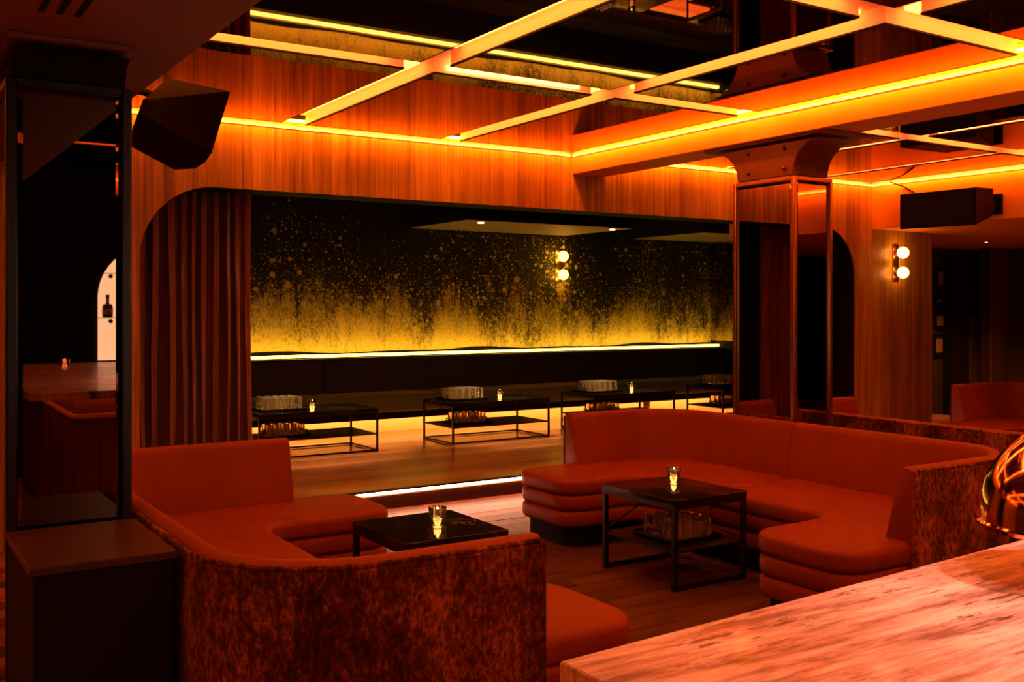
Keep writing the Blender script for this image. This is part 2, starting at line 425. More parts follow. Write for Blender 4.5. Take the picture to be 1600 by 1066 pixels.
# ---- ceiling: slab, mirror panels, light channels
ce = struct(B('ceiling', 'ply', None, -4, 9.55, -2.3, YW, 3.06, 3.12))
def mirror_panel(x0, x1, y0, y1):
    b = MB().box(x0+.004, x1-.004, y0+.004, y1-.004, HC+.006, 3.06, 'ply'); b.box(x0, x1, y0, y1, HC-.004, HC+.006, 'black')
    b.add([(x0+.012, y0+.012, HC-.0045), (x1-.012, y0+.012, HC-.0045), (x1-.012, y1-.012, HC-.0045), (x0+.012, y1-.012, HC-.0045)], [(0, 1, 2, 3)], 'ceil_mirror')
    me = b.build('mirror_panel', 'ply', ce)
    return me
YC = [(5.035, 5.225), (2.95, 3.14), (.865, 1.055), (-1.2, -1.05)]
def bay(xs, ys, hot=()):
    """xs, ys: channels as (lo, hi); first and last are the edges of the bay"""
    for (xa, xb) in zip(xs, xs[1:]):
        for (ya, yb) in zip(ys, ys[1:]):
            mirror_panel(xa[1], xb[0], ya[1], yb[0])
    for i, c in enumerate(xs[1:-1]):
        for (ya, yb) in zip(ys, ys[1:]):
            B('channel_light', 'led_orange', ce, c[0]+.03, c[1]-.03, ya[1]+.12, yb[0]-.12, 3.042, 3.058)
            if i in hot:
                B('led_strip', 'led_hot', ce, c[1]-.016, c[1]-.002, ya[1]+.10, yb[0]-.10, HC+.012, HC+.03)
    for c in ys[1:-1]:
        for (xa, xb) in zip(xs, xs[1:]):
            B('channel_light', 'led_orange', ce, xa[1]+.10, xb[0]-.10, c[0]+.03, c[1]-.03, 3.042, 3.058)
ys = [(-2.3, -2.3)]+YC[::-1]+[(YW-.09, YW)]
bay([(1.05, 1.09), (2.635, 2.825), (3.98, 4.17), (5.29, 5.38)], ys)
bay([(5.76, 5.77), (7.12, 7.22), (8.47, 8.57), (9.43, 9.515)], ys, hot=(0, 1))
bay([(-4, -3.97), (-2.6, -2.41), (-1.25, -1.06), (.06, .1)], ys)
# the bare led that shows in one cross channel
B('led_strip', 'led_hot', ce, 2.90, 3.86, YC[0][1]-.03, YC[0][1]-.012, HC+.02, HC+.045)
# cove strips at the wall and along the beam
for a, b in ((1.12, 5.33), (5.79, 9.46), (-3.9, .05)):
    B('cove_strip', 'led_cove', ce, a, b, YW-.086, YW-.080, HC+.014, HC+.036)
for x in (1.083, 5.296, 9.436, .068):  # strip at the left soffit is unseen, added for its light
    B('cove_strip', 'led_cove', ce, x-.003, x+.003, -2.2, YW-.1, HC+.014, HC+.036)

for a, b in ((1.08, 5.35), (5.76, 9.5), (-3.9, .05)):
    B('led_profile', 'led_line', ce, a, b, YW-.014, YW-.0005, HC-.024, HC-.004)
for x, s_ in ((5.38, -1), (9.515, -1), (1.05, 1)):
    B('led_profile', 'led_line', ce, x+s_*.0005, x+s_*.014, -2.2, YW-.02, HC-.026, HC-.004)
# beams
beam = struct(B('trim_1', 'cream', None, 5.38, 5.74, -2.3, YW, 2.79, 3.06, bevel=.004))
so = struct(B('trim_2', 'soffit', None, .1, 1.05, -2.3, YW, 2.55, 3.06, bevel=.004))
for k in range(3):
    B('air_slot', 'black', so, .50+.055*k-.018, .50+.055*k, 1.2, 3.55, 2.546, 2.552)
# lower ceiling / bulkhead on the right
bh = struct(B('trim_3', 'cream', None, 9.515, 14.5, -2.3, YW+2.2, 2.47, 3.06, bevel=.003))
B('wall_right', 'dark_wall', None, 14.4, 14.5, -2.6, 9.6, 0, 2.5); struct(bpy.data.objects['wall_right'])
struct(B('wall_left', 'dark_wall', None, -4.1, -4, -2.6, YW, 0, 3.12))
# recess beyond the wood wall: wall with pictures, door, panelled wall
rw = struct(B('wall_recess', 'dark_wall', None, 10.6, 14.5, 9.2, 9.32, 0, 2.5))
struct(B('floor_recess', 'joint', None, 10.6, 14.5, YW+.1, 9.3, -.1, -.004))

# ---- stage room
mw = struct(B('wall_mural', 'mural', None, 1.2, 10.9, 11.3, 11.4, .1, 3.1))
sm = struct(B('wall_stage_right', 'black', None, 10.862, 10.96, YW+.33, 11.3, .15, 3.1))
MB().box(10.858, 10.864, 9.4, 11.3, 1.1, 2.9).build('mirror_panel', 'smoke_mirror', sm)
struct(B('wall_stage_left', 'black', None, 1.1, 1.2, YW+.33, 11.4, .15, 3.1))
cs = struct(B('ceiling_stage', 'black', None, 1.1, 11, YW+.33, 11.4, 2.98, 3.08))
for i, (a, b) in enumerate(((5.75, 8.15), (9.35, 10.85))):
    s_ = struct(B(f'trim_{4+i}', 'black', None, a, b, 9.85, 11.29, 2.585, 2.98, bevel=.004))
    B('underside_panel', 'soffit_glow', s_, a+.003, b-.003, 9.853, 11.287, 2.58, 2.586)
    if i == 0:
        for x, yy in ((6.05, 10.05), (7.98, 10.05)):
            MB().lathe([(.035, 0), (.035, .02)], (x, yy, 2.568)).build('downlight', 'spot', s_)
# ragged dark bottom edge of the mural paper
rb = MB(); pts = []
for k in range(120):
    x = 1.25+9.6*k/119; pts.append((x, 1.052+.012+.012*sin(x*2.1)+.010*sin(x*4.7+1)+.004*random.random()))
rb.prism([(1.25, 1.03)]+pts+[(10.85, 1.03)], 11.285, 11.299, 'y'); rb.build('mural_bottom_edge', 'black', mw)

# ---- wall behind the camera, with the arched niche
nb = MB(); nx0, nx1, nr = 1.91, 2.93, .51; zs = 1.69
nb.box(-4, nx0, -2.4, -2.3, 0, 3.1); nb.box(nx1, 14.5, -2.4, -2.3, 0, 3.1); nb.box(nx0, nx1, -2.4, -2.3, 0, 1.09)
nb.prism([(nx0, 3.1)]+[(nx0+nr-nr*cos(PI*k/20), zs+nr*sin(PI*k/20)) for k in range(21)]+[(nx1, 3.1)], -2.4, -2.3, 'y')
wf = struct(nb.build('wall_front', 'black'))
MB().box(nx0-.05, nx1+.05, -2.62, -2.6, 1.0, 2.3).build('niche_back', 'niche_glow', wf)
arc = [(nx0, 1.05)]+[(nx0+nr-nr*cos(PI*k/20), zs+nr*sin(PI*k/20)) for k in range(21)]+[(nx1, 1.05)]
nl = MB()
for (a, b) in zip(arc, arc[1:]):
    nl.add([(a[0], -2.6, a[1]), (b[0], -2.6, b[1]), (b[0], -2.3, b[1]), (a[0], -2.3, a[1])], [(0, 1, 2, 3)])
nl.box(nx0, nx1, -2.6, -2.3, 1.03, 1.05)
nl.build('niche_lining', 'pink_stone', wf)
for z in (1.5, 1.93):
    B('glass_shelf', 'glass_shelf', wf, nx0+.02, nx1-.02, -2.59, -2.33, z-.012, z)
    for x in (2.03, 2.80): MB().lathe([(.02, 0), (.02, .02)], (x, -2.33, z-.035), 12, 'y').build('shelf_bracket', 'dark_bronze', wf)

# ================================================================== COLUMNS
def column(x0, x1, y0, y1, zc, zt, label, loc_name):
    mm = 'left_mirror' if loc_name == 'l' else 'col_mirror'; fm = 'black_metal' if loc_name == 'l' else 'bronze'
    root = thing('mirrored_column', label, 'column', ((x0+x1)/2, (y0+y1)/2, 0), 'mirrored columns')
    MB().box(x0+.02, x1-.02, y0+.02, y1-.02, 0, zc).build('core', 'dark_bronze', root)
    t = .028; bv = .022
    def face(p, u, n, wd):
        # p corner, u direction along the face, n outward normal
        p, u, n = Vector(p), Vector(u), Vector(n); z = Vector((0, 0, 1))
        fr = MB()
        for (a, b, c, d) in ((0, t, 0, zc), (wd-t, wd, 0, zc), (t, wd-t, zc-t, zc), (t, wd-t, 0, .10)):
            q = [p+u*s_+z*h+n*k for k in (-.02, .006) for (s_, h) in ((a, c), (b, c), (b, d), (a, d))]
            fr.add(q, [(0,3,2,1),(4,5,6,7),(0,1,5,4),(1,2,6,5),(2,3,7,6),(3,0,4,7)])
        fo = fr.build('frame', fm, root, .0025, seg=1)
        mi = MB(); i0, i1, z0, z1 = t, wd-t, .10, zc-t
        o_ = [p+u*s_+z*h-n*.016 for (s_, h) in ((i0, z0), (i1, z0), (i1, z1), (i0, z1))]
        i_ = [p+u*s_+z*h-n*.011 for (s_, h) in ((i0+bv, z0+bv), (i1-bv, z0+bv), (i1-bv, z1-bv), (i0+bv, z1-bv))]
        mi.add(o_+i_, [(4,5,6,7),(0,1,5,4),(1,2,6,5),(2,3,7,6),(3,0,4,7)])
        mi.build('mirror_panel', mm, root)
    W, D = x1-x0, y1-y0
    face((x0, y0, 0), (1, 0, 0), (0, -1, 0), W); face((x0, y1, 0), (0, -1, 0), (-1, 0, 0), D)
    face((x1, y0, 0), (0, 1, 0), (1, 0, 0), D); face((x1, y1, 0), (-1, 0, 0), (0, 1, 0), W)
    # flared capital: a block whose two ends sweep outwards
    fl_ = .10 if loc_name == 'l' else .24; h = zt-zc; prof = []
    for k in range(11):
        a = PI/2*k/10; prof.append((y0+.03-(fl_*(1-cos(a))), zc+.01+(h-.05)*sin(a)))
    prof2 = [(y0+y1-p[0], p[1]) for p in prof[::-1]]
    MB().prism(prof+prof2, x0+.012, x1-.012, 'x').build('capital', 'black' if loc_name == 'l' else 'capital', root, .003, seg=1)
    MB().box(x0-.01, x1+(.0 if loc_name == 'l' else .05), y0-fl_-(.0 if loc_name == 'l' else .06), y1+fl_+.06, zt-.02, zt).build('cap_plate', 'capital', root, .003, seg=1)
    for y_ in (y0+.10, y1-.14):
        for z_ in (zc+.06, zt-.08):
            MB().lathe([(.016, 0), (.016, -.008), (.008, -.016)], (x0+.012, y_, z_), 10, 'x').build('bolt', 'dark_bronze', root)
    return root
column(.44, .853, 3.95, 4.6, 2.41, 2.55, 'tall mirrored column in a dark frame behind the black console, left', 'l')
column(5.43, 5.82, 4.83, 5.41, 2.51, 2.79, 'mirrored column with flared bolted capital behind the large orange booth, right', 'r')

# ================================================================== BAR COUNTER (where the camera stands)
bar = thing('bar_counter', 'bar counter with pale pink travertine top in the near right corner', 'counter', (1.9, .4, 0))
outl = [(.865, 1.215), (3.6, 1.37), (3.6, -2.28), (.98, -2.28), (.90, -.4)]
outl = outl[::-1]
if area(outl) < 0: outl = outl[::-1]
MB().prism(outl, 1.03, 1.08).build('countertop', 'counter', bar, .004)
MB().prism([(1.17, .92), (3.6, 1.05), (3.6, -2.28), (1.22, -2.28), (1.2, -.6)], .10, 1.03).build('front_panel', 'bar_panel', bar)
MB().prism([(1.20, .89), (3.6, 1.02), (3.6, -2.28), (1.25, -2.28), (1.23, -.6)], 0, .10).build('plinth', 'dark_wood', bar)
for z0, z1, d in ((.88, .91, .022), (.12, .15, .018)):
    MB().prism([(1.17-d, .92+d), (3.6, 1.05+d), (3.6, 1.0), (1.17+.02, .9), (1.2+.02, -.6), (1.2-d, -.6)], z0, z1).build('moulding', 'cream', bar, .004)
for k in range(4):
    x = 1.35+.6*k; y_ = .92+(x-1.17)*.0535
    MB().box(x-.03, x, y_-.005, y_+.012, .15, .88).build('stile', 'bar_panel', bar)
for k in range(2):
    MB().box(1.16, 1.19, .30-.6*k, .33-.6*k, .15, .88).build('stile', 'bar_panel', bar)
MB().box(1.0, 3.5, .98, 1.0, 1.012, 1.028).build('under_counter_light', 'led_orange', bar)
MB().box(1.06, 1.08, -.5, .95, 1.012, 1.028).build('under_counter_light', 'led_orange', bar)
# ================================================================== BOOTHS
LB = 3.05; XE = 1.09; XF = 1.20; XS = 1.56; XG = 1.66
def u_path(r=.5, n=10):
    p = [(XE, 0)]+[(r-r*sin(PI/2*k/n), r-r*cos(PI/2*k/n)) for k in range(n+1)]
    p += [(0, r+(LB-2*r)*k/6) for k in range(1, 6)]
    p += [(r-r*cos(PI/2*k/n), LB-r+r*sin(PI/2*k/n)) for k in range(n+1)]+[(XF, LB)]
    return p
def resample(path, a, b):
    """piece of polyline between lengths a and b with its own vertices kept"""
    out = []; s = 0; P_ = [Vector(p) for p in path]
    for p, q in zip(P_, P_[1:]):
        L = (q-p).length
        if s+L > a and s < b:
            t0 = max(0, (a-s)/L); t1 = min(1, (b-s)/L)
            if not out: out.append(p.lerp(q, t0))
            out.append(p.lerp(q, t1))
        s += L
    return out
def sweep(path, prof, puff=.008):
    n = len(path); rs = []
    cx = sum(p[0] for p in prof)/len(prof); cz = sum(p[1] for p in prof)/len(prof)
    def ring(p, t, k, d):
        nrm = Vector((t.y, -t.x)); out = []
        for (o_, z) in prof:
            l = math.hypot(o_-cx, z-cz); f = max(0, 1-k/l); oo = cx+(o_-cx)*f; zz = cz+(z-cz)*f
            q = p+nrm*oo+t*d; out.append((q.x, q.y, zz))
        return out
    for i, p in enumerate(path):
        a = path[max(i-1, 0)]; b = path[min(i+1, n-1)]; t = (b-a).normalized()
        if i == 0:
            rs += [ring(p, t, puff, 0), ring(p, t, puff*.3, puff*.3), ring(p, t, 0, puff)]
        elif i == n-1:
            rs += [ring(p, t, 0, -puff), ring(p, t, puff*.3, -puff*.3), ring(p, t, puff, 0)]
        else: rs.append(ring(p, t, 0, 0))
    return MB().rings(rs)
def make_booth(label, dims):
    global XE, XF, XS, XG
    XE, XF, XS, XG = dims
    root = thing('booth_sofa', label, 'booth', (0, 0, 0), 'horseshoe booths')
    path = u_path(); P_ = [Vector(p) for p in path]; tot = sum((b-a).length for a, b in zip(P_, P_[1:])); seam = tot*.455
    shell = sweep(resample(path, 0.004, tot-.004), [(0, 0), (0, .79), (.012, .803), (.03, .803), (.03, 0)], .004)
    sh = shell.build('outer_shell', 'velvet', root, smooth=True)
    prof = [(.028, .30), (.024, .78), (.03, .806), (.05, .818), (.078, .818), (.098, .806), (.108, .78), (.125, .70), (.155, .58), (.185, .45), (.19, .30)]
    for a, b in ((0, seam-.002), (seam+.002, tot)):
        sweep(resample(path, a, b), prof, .012).build('backrest', 'leather', root, smooth=True)
    # gathered welt along the outer top edge
    wp = resample(path, .02, tot-.02); pts = []; L = 0
    dense = []
    for a, b in zip(wp, wp[1:]):
        k = max(1, int((b-a).length/.012))
        dense += [a.lerp(b, i/k) for i in range(k)]
    dense.append(wp[-1]); rad = [.0085+.0030*sin(i*1.9)+.0015*random.random() for i in range(len(dense))]
    nn = []
    for i, p in enumerate(dense):
        t = (dense[min(i+1, len(dense)-1)]-dense[max(i-1, 0)]).normalized(); nrm = Vector((t.y, -t.x)); q = p+nrm*.010
        nn.append((q.x, q.y, .803+.002*sin(i*.7)))
    MB().tube(nn, rad, 6).build('welt', 'velvet', sh, smooth='all')
    # seats: three stacked rolls, each in two lengths
    d = .035; ym = LB*.455
    def half(lo):
        if lo:
            pts = [(XS, d), (XS, .70), (.90, .70), (.90, ym-.002), (d, ym-.002), (d, d)]; rad = [.17, .17, .16, 0, 0, .46]
        else:
            pts = [(XG, LB-.70), (XG, LB-d), (d, LB-d), (d, ym+.002), (.90, ym+.002), (.90, LB-.70)]; rad = [.17, .17, .46, 0, 0, .16]
        return round_poly(pts, rad)
    for lo in (True, False):
        o_ = half(lo)
        if area(o_) < 0: o_ = o_[::-1]
        pillow(o_, .345, .452, .034, .006).build('seat_cushion', 'leather', root, smooth='all')
        for z in (.238, .130):
            pillow(offset(o_, .006), z, z+.110, .036).build('seat_roll', 'leather', root, smooth='all')
        q = offset(o_, .06); MB().prism(q, 0, .14).build('plinth', 'black', root)
    return root
bo = make_booth('orange leather horseshoe booth seen from its mottled velvet back, nearest at lower left', (1.09, 1.27, 1.57, 1.69))
b2 = make_booth('large orange leather horseshoe booth facing left, in front of the mirrored column', (1.04, 1.13, 1.51, 1.58))
b3 = copy_tree(bo); b3['label'] = 'booth behind the large right booth, only its long velvet back showing'
b4 = copy_tree(b2); b4['label'] = 'far orange booth at the right edge below the dark door'
bo.location = (.89, 2.85, 0)
b2.location = (5.42, 6.10, 0); b2.rotation_euler = (0, 0, PI)
b3.location = (6.03, 2.85, 0)
b4.location = (10.35, 6.25, 0); b4.rotation_euler = (0, 0, PI)

# console in front of the left column
cn = thing('console_table', 'low black lacquered console cabinet standing against the left mirrored column', 'console', (.65, 3.58, 0))
MB().box(.43, .862, 3.33, 3.93, .79, .816).build('top_slab', 'dark_wood', cn, .003)
MB().box(.44, .852, 3.34, 3.93, 0, .79).build('body', 'black', cn, .003)

# ================================================================== TABLES
def low_table(x0, x1, y0, y1, zb, H, label, group, t=.022, shelf=.2, ab=False, brace=False, top_t=.028):
    root = thing('low_table', label, 'table', ((x0+x1)/2, (y0+y1)/2, zb), group); z = zb
    MB().box(x0, x1, y0, y1, z+H-top_t, z+H).build('tabletop', 'marble', root, .002)
    ap = MB(); 
    for (a, b, c, d) in ((x0+.002, x1-.002, y0+.002, y0+t), (x0+.002, x1-.002, y1-t, y1-.002), (x0+.002, x0+t, y0+t, y1-t), (x1-t, x1-.002, y0+t, y1-t)):
        ap.box(a, b, c, d, z+H-top_t-t, z+H-top_t)
    ap.build('top_rail', 'black_metal', root)
    for x in (x0+.002, x1-t-.002):
        for y in (y0+.002, y1-t-.002):
            MB().box(x, x+t, y, y+t, z, z+H-top_t-t).build('leg', 'black_metal', root, .0015, seg=1)
    for y in (y0+.004, y1-t): MB().box(x0+t, x1-t, y, y+t*.8, z+.004, z+t).build('bottom_rail', 'black_metal', root)
    if not ab:
        for x in (x0+.004, x1-t): MB().box(x, x+t*.8, y0+t, y1-t, z+.004, z+t).build('bottom_rail', 'black_metal', root)
    MB().box(x0+.006, x1-.006, y0+.006, y1-.006, z+shelf-.012, z+shelf).build('shelf', 'black_metal', root, .001, seg=1)
    if brace:
        MB().tube([(x0+.012, y1-.02, z+shelf+.01), (x0+.012, y0+(y1-y0)*.45, z+H-top_t-t)], .005, 6).build('brace', 'black_metal', root)
        MB().tube([(x0+.03, y0+.012, z+H-top_t-t), (x1-.02, y0+.012, z+shelf+.01)], .005, 6).build('brace', 'black_metal', root)
    return root
G = 'low black marble tables'
low_table(3.84, 4.41, 4.28, 4.94, 0, .515, 'square black marble table holding a tray of glasses on its shelf, right booth', G, .028, .225, True, True)
low_table(2.10, 2.665, 4.165, 4.75, 0, .515, 'square black marble table with white veins and a candle, inside the near left booth', G, .028, .225, True)
TS = [(3.16, 4.40), (5.25, 6.50), (7.12, 8.36), (9.15, 10.2)]
TL = ['leftmost stage table, partly behind the rust curtain', 'second stage table from the left, fully in view',
      'third stage table, behind the right booth', 'rightmost stage table, half hidden by the mirrored column']
for (a, b), l in zip(TS, TL):
    low_table(a, b, 9.3, 9.97, .15, .435, 'long black marble '+l, G, .020, .18)

# ================================================================== GLASSES, TRAYS, CANDLES
gl0 = MB().lathe([(.030, 0), (.0355, .006), (.036, .018), (.031, .085), (.026, .09), (.001, .0905)][::1], (0, 0, 0), 12)
def tray_of(cx, cy, z, nx, ny, px, py, where, only=None, hh=1.0, wd=(.03, .03)):
    w2, d2 = nx*px/2+wd[0], ny*py/2+wd[1]
    t = thing('serving_tray', f'black handled tray of glasses {where}', 'tray', (cx, cy, z), 'black trays of glasses')
    MB().box(cx-w2, cx+w2, cy-d2, cy+d2, z, z+.008).build('tray_base', 'black_metal', t)
    rm = MB()
    for q in ((-w2, w2, -d2, -d2+.008), (-w2, w2, d2-.008, d2), (-w2, -w2+.008, -d2, d2), (w2-.008, w2, -d2, d2)):
        rm.box(cx+q[0], cx+q[1], cy+q[2], cy+q[3], z, z+.024)
    rm = rm.build('rim', 'black_metal', t)
    for s_ in (-1, 1):
        x = cx+s_*(w2-.004)
        MB().tube([(x, cy-.07, z+.02), (x, cy-.06, z+.055), (x, cy+.06, z+.055), (x, cy+.07, z+.02)], .005, 6).build('handle', 'black_metal', rm)
    for i in range(nx):
        for j in range(ny):
            g = proto.copy(); COL.objects.link(g)
            rw = ('front row', 'second row', 'third row', 'fourth row', 'back row')[4 if j == ny-1 else j]
            cl_ = {5: ('far left', 'left', 'centre', 'right', 'far right'), 4: ('far left', 'inner left', 'inner right', 'far right')}[nx][i]
            g['label'] = f'clear tumbler, {rw} {cl_}, on tray {where}'; g['category'] = 'glass'; g['group'] = f'tumblers {where}'
            g.location = (cx+(i-(nx-1)/2)*px+random.uniform(-.0012, .0012), cy+(j-(ny-1)/2)*py+random.uniform(-.0012, .0012), z+.0085)
            g.scale = (1, 1, hh)
gl0.v = [(p[0]*(1+.05*(-1)**i), p[1]*(1+.05*(-1)**i), p[2]) for i, p in enumerate(gl0.v)]
proto = gl0.build('tumbler', 'tumbler', None)
ZT1 = .585; ZS1 = .33
wh = ['atop leftmost stage table', 'atop second stage table', 'atop third stage table', 'atop rightmost stage table']
wl_ = [q.replace('atop', 'on shelf of') for q in wh]
for (a, b), q, q2 in zip(TS, wh, wl_):
    cx = a+.34
    tray_of(cx, 9.68, ZT1, 5, 4, .079, .079, q, hh=1.35)
    tray_of(cx+.02, 9.62, ZS1, 5, 3, .079, .079, q2, hh=1.3)
tray_of(4.15, 4.60, .225, 4, 4, .079, .079, 'on shelf of right booth table', hh=1.3)
bpy.data.objects.remove(proto, do_unlink=True)

def candle(x, y, z, label, s=1.0, energy=.5):
    r = thing('candle_votive', label, 'candle', (x, y, z), 'glass votive candles')
    k = s
    MB().lathe([(.022*k, 0), (.024*k, .004*k), (.026*k, .016*k), (.040*k, .026*k), (.043*k, .07*k), (.040*k, .07*k), (.037*k, .028*k), (.02*k, .022*k)], (x, y, z), 16, cap=False).build('glass_cup', 'glass', r, smooth='all')
    MB().lathe([(.034*k, .028*k), (.036*k, .034*k), (.036*k, .048*k), (.004, .050*k)], (x, y, z), 14).build('wax', 'wax', r, smooth=True); wx = [c for c in r.children if c.name.startswith('wax')][0]
    MB().lathe([(.001, .050*k), (.006*k, .055*k), (.005*k, .060*k), (.001, .070*k)], (x, y, z), 8).build('flame', 'flame', wx, smooth='all')
candle(2.454, 4.50, .515, 'lit glass votive candle on the veined table in the left booth', 1.1)
candle(4.30, 4.80, .515, 'lit glass votive candle on the table in the right booth', 1.1)
candle(3.82, 9.62, ZT1, 'lit votive candle on the leftmost stage table', 1.2)
candle(6.10, 9.72, ZT1, 'lit votive candle on the second stage table', 1.2)
candle(8.02, 9.72, ZT1, 'lit votive candle on the third stage table', 1.2)
candle(1.50, -1.55, 1.08, 'lit votive candle on the bar, seen in the left column mirror', 1.0)

# bottle in the niche (seen in the mirror)
bt = thing('bottle', 'dark square-shouldered bottle on the lit niche shelf, seen in the left mirror', 'bottle', (2.03, -2.46, 1.5))
MB().lathe([(.045, 0), (.05, .005), (.05, .10), (.042, .125), (.016, .135), (.014, .18), (.018, .182), (.018, .22), (.001, .222)], (2.03, -2.46, 1.5), 16).build('glass_body', 'bottle', bt, smooth=True)
MB().lathe([(.0508, .03), (.0508, .08)], (2.03, -2.46, 1.5), 16, cap=False).build('paper_label', 'paper', bt, smooth=True)

# ================================================================== BANQUETTE on the stage
bq = thing('banquette', 'long dark green banquette with dark padded back along the gold mural wall', 'sofa', (6, 10.9, .15))
B('base', 'banq_base', bq, 1.3, 10.85, 10.72, 11.28, .15, .40)
B('light_strip', 'led_yellow', bq, 1.35, 10.8, 10.56, 10.59, .350, .364)
B('seat_board', 'black', bq, 1.3, 10.85, 10.47, 11.28, .366, .40)
B('light_lip', 'black', bq, 1.3, 10.85, 10.472, 10.484, .325, .366)
sx = [1.3, 3.16, 5.74, 8.1, 10.85]
for a, b in zip(sx, sx[1:]):
    o_ = round_poly([(a+.003, 10.45), (b-.003, 10.45), (b-.003, 11.05), (a+.003, 11.05)], [.02]*4, 3)
    pillow(o_, .40, .60, .035).build('seat_cushion', 'banq_seat', bq, smooth='all')
bx = [1.3, 2.0, 4.50, 7.10, 9.65, 10.85]
for a, b in zip(bx, bx[1:]):
    MB().rings([[(x, 10.98, .60), (x, 10.985, .98), (x, 11.01, 1.005), (x, 11.10, 1.01), (x, 11.12, .60)] for x in (a+.003, b-.003)]).build('back_panel', 'banq_back', bq, .012)
B('ledge', 'black', bq, 1.3, 10.85, 11.08, 11.29, .96, 1.016)
B('ledge_light', 'led_ledge', bq, 1.3, 10.85, 11.10, 11.16, 1.016, 1.046)
ol = thing('power_outlet', 'small square power outlet on the glowing banquette base', 'outlet', (9.1, 10.715, .27))
B('cover_plate', 'dark_bronze', ol, 9.05, 9.16, 10.710, 10.7195, .215, .325)
for dx in (-.02, .02): B('socket', 'black', ol, 9.105+dx-.01, 9.105+dx+.01, 10.704, 10.709, .255, .285)

# ================================================================== CURTAINS
def curtain(x0, x1, y, folds, label, amp=.075, tie=0):
    n = folds*10; front = []; m_ = MB(); zs_ = [.155, .6, 1.1, 1.6, 2.1, 2.6, 2.95]
    rs = []
    for zi, z in enumerate(zs_):
        ring = []
        for k in range(n+1):
            u = k/n; x = x0+(x1-x0)*u; ph = 2*PI*folds*u+1.3*sin(u*9)+.9*sin(u*21)+.45*sin(zi*1.1+u*17)
            a = amp*(.8+.45*sin(u*23+zi*.5)*cos(u*7))*(1-.2*zi/6)
            ring.append((x+.018*sin(ph*2+zi*.3), y+a*sin(ph), z))
        back = [(p[0], p[1]+.006, p[2]) for p in ring[::-1]]
        rs.append(ring+back)
    return tag(m_.rings(rs).build('curtain', 'curtain', None, smooth='all', origin=((x0+x1)/2, y, .15)), label, 'curtain', 'rust velvet curtains')
curtain(1.42, 2.60, YW+.46, 13, 'rust velvet curtain in tall folds at the left end of the stage opening')
curtain(8.25, 9.36, YW+.46, 12, 'rust velvet curtain behind the right column at the right end of the opening')
rl = MB().tube([(1.3, YW+.46, 2.965), (2.9, YW+.46, 2.965)], .012).build('rail', 'black_metal', bpy.data.objects['curtain'])

# ================================================================== SCONCES, SPEAKERS
def sconce(x, y, zz, r, m, label, pl):
    s_ = thing('wall_sconce', label, 'wall lamp', (x, y, zz[0]), 'double globe sconces')
    B('backplate', 'brass', s_, x-pl/2, x+pl/2, y-.012, y, min(zz)-.10, max(zz)+.10, bevel=.003)
    for z in zz:
        sk = MB().lathe([(.028, 0), (.028, -.03), (.04, -.034), (.04, -.045)], (x, y-.012, z), 16, 'y').build('socket', 'brass', s_, smooth=True)
        MB().ball((x, y-.045-r*.9, z), r, 20).build('globe', m, sk, smooth='all')
sconce(8.04, 11.30, (2.29, 2.04), .072, 'globe_y', 'brass wall sconce with two glowing globes on the gold mural', .12)
sconce(9.93, YW, (2.215, 1.99), .066, 'globe', 'brass wall sconce with two glowing globes on the wood wall at right', .10)

F_ = 1585.; sY, cY = sin(R(32.8)), cos(R(32.8))
def pt(px, py, Y):
    u = (px-800)/F_; v = -(py-480)/F_; t = Y/(cY-u*sY); return ((sY+u*cY)*t, Y, 1.6+v*t)
sp = thing('speaker_cabinet', 'dark wedge loudspeaker hanging from the ceiling beside the left soffit', 'speaker', (1.3, 4.7, 2.5), 'hanging loudspeakers')
A_, B_, C_, D_, E_, F2, G_, H_ = pt(262,122,4.95), pt(360,143,4.72), pt(331,239,4.62), pt(305,264,4.95), pt(272,266,5.05), pt(197,226,5.3), pt(218,175.5,4.75), pt(223,156,4.75)
D2 = pt(321,254,4.78)
A2 = pt(345,150,5.2)
MB().hull([A_, B_, C_, D2, D_, E_, F2, G_, H_, A2]).build('cabinet', 'spk', sp, .006)
MB().tube([G_, C_], .007, 6).build('edge_strip', 'black', sp)
MB().tube([H_, Vector(H_).lerp(Vector(B_), .72)+Vector((0, 0, -.06))], .004, 6).build('edge_strip', 'black', sp)
c_ = (Vector(A_)+Vector(A2)+Vector(B_))/3
MB().tube([(1.06, 5.1, 2.66), (c_.x-.08, 5.05, 2.60)], .018, 8).build('mount_arm', 'black_metal', sp)
MB().box(1.051, 1.063, 5.02, 5.18, 2.58, 2.74).build('wall_plate', 'black_metal', sp)
sp = thing('speaker_cabinet', 'long black trapezoid loudspeaker mounted on the orange bulkhead at right', 'speaker', (9.1, 6.05, 2.5), 'hanging loudspeakers')
fx, rx = 8.80, 9.32
MB().hull([(fx, 5.63, 2.37), (fx, 6.46, 2.38), (fx, 6.46, 2.73), (fx, 5.63, 2.725), (rx, 5.78, 2.50), (rx, 6.3, 2.50), (rx, 6.3, 2.76), (rx, 5.78, 2.76)]).build('cabinet', 'spk', sp, .006)
MB().box(fx-.006, fx-.001, 5.66, 6.43, 2.40, 2.70).build('grille', 'black', sp)
MB().box(9.28, 9.515, 5.86, 5.98, 2.56, 2.66).build('mount_arm', 'black_metal', sp)
MB().box(9.49, 9.514, 5.80, 6.04, 2.52, 2.72).build('wall_plate', 'black_metal', sp)
hb = thing('bracket', 'small black angle bracket high on the bulkhead left of the right loudspeaker', 'bracket', (9.49, 7.0, 2.9))
MB().bar((9.5, 6.92, 2.90), (9.40, 7.02, 2.955), .012).build('arm', 'black_metal', hb)
MB().bar((9.5, 6.92, 2.90), (9.51, 6.80, 2.83), .012).build('arm', 'black_metal', hb)

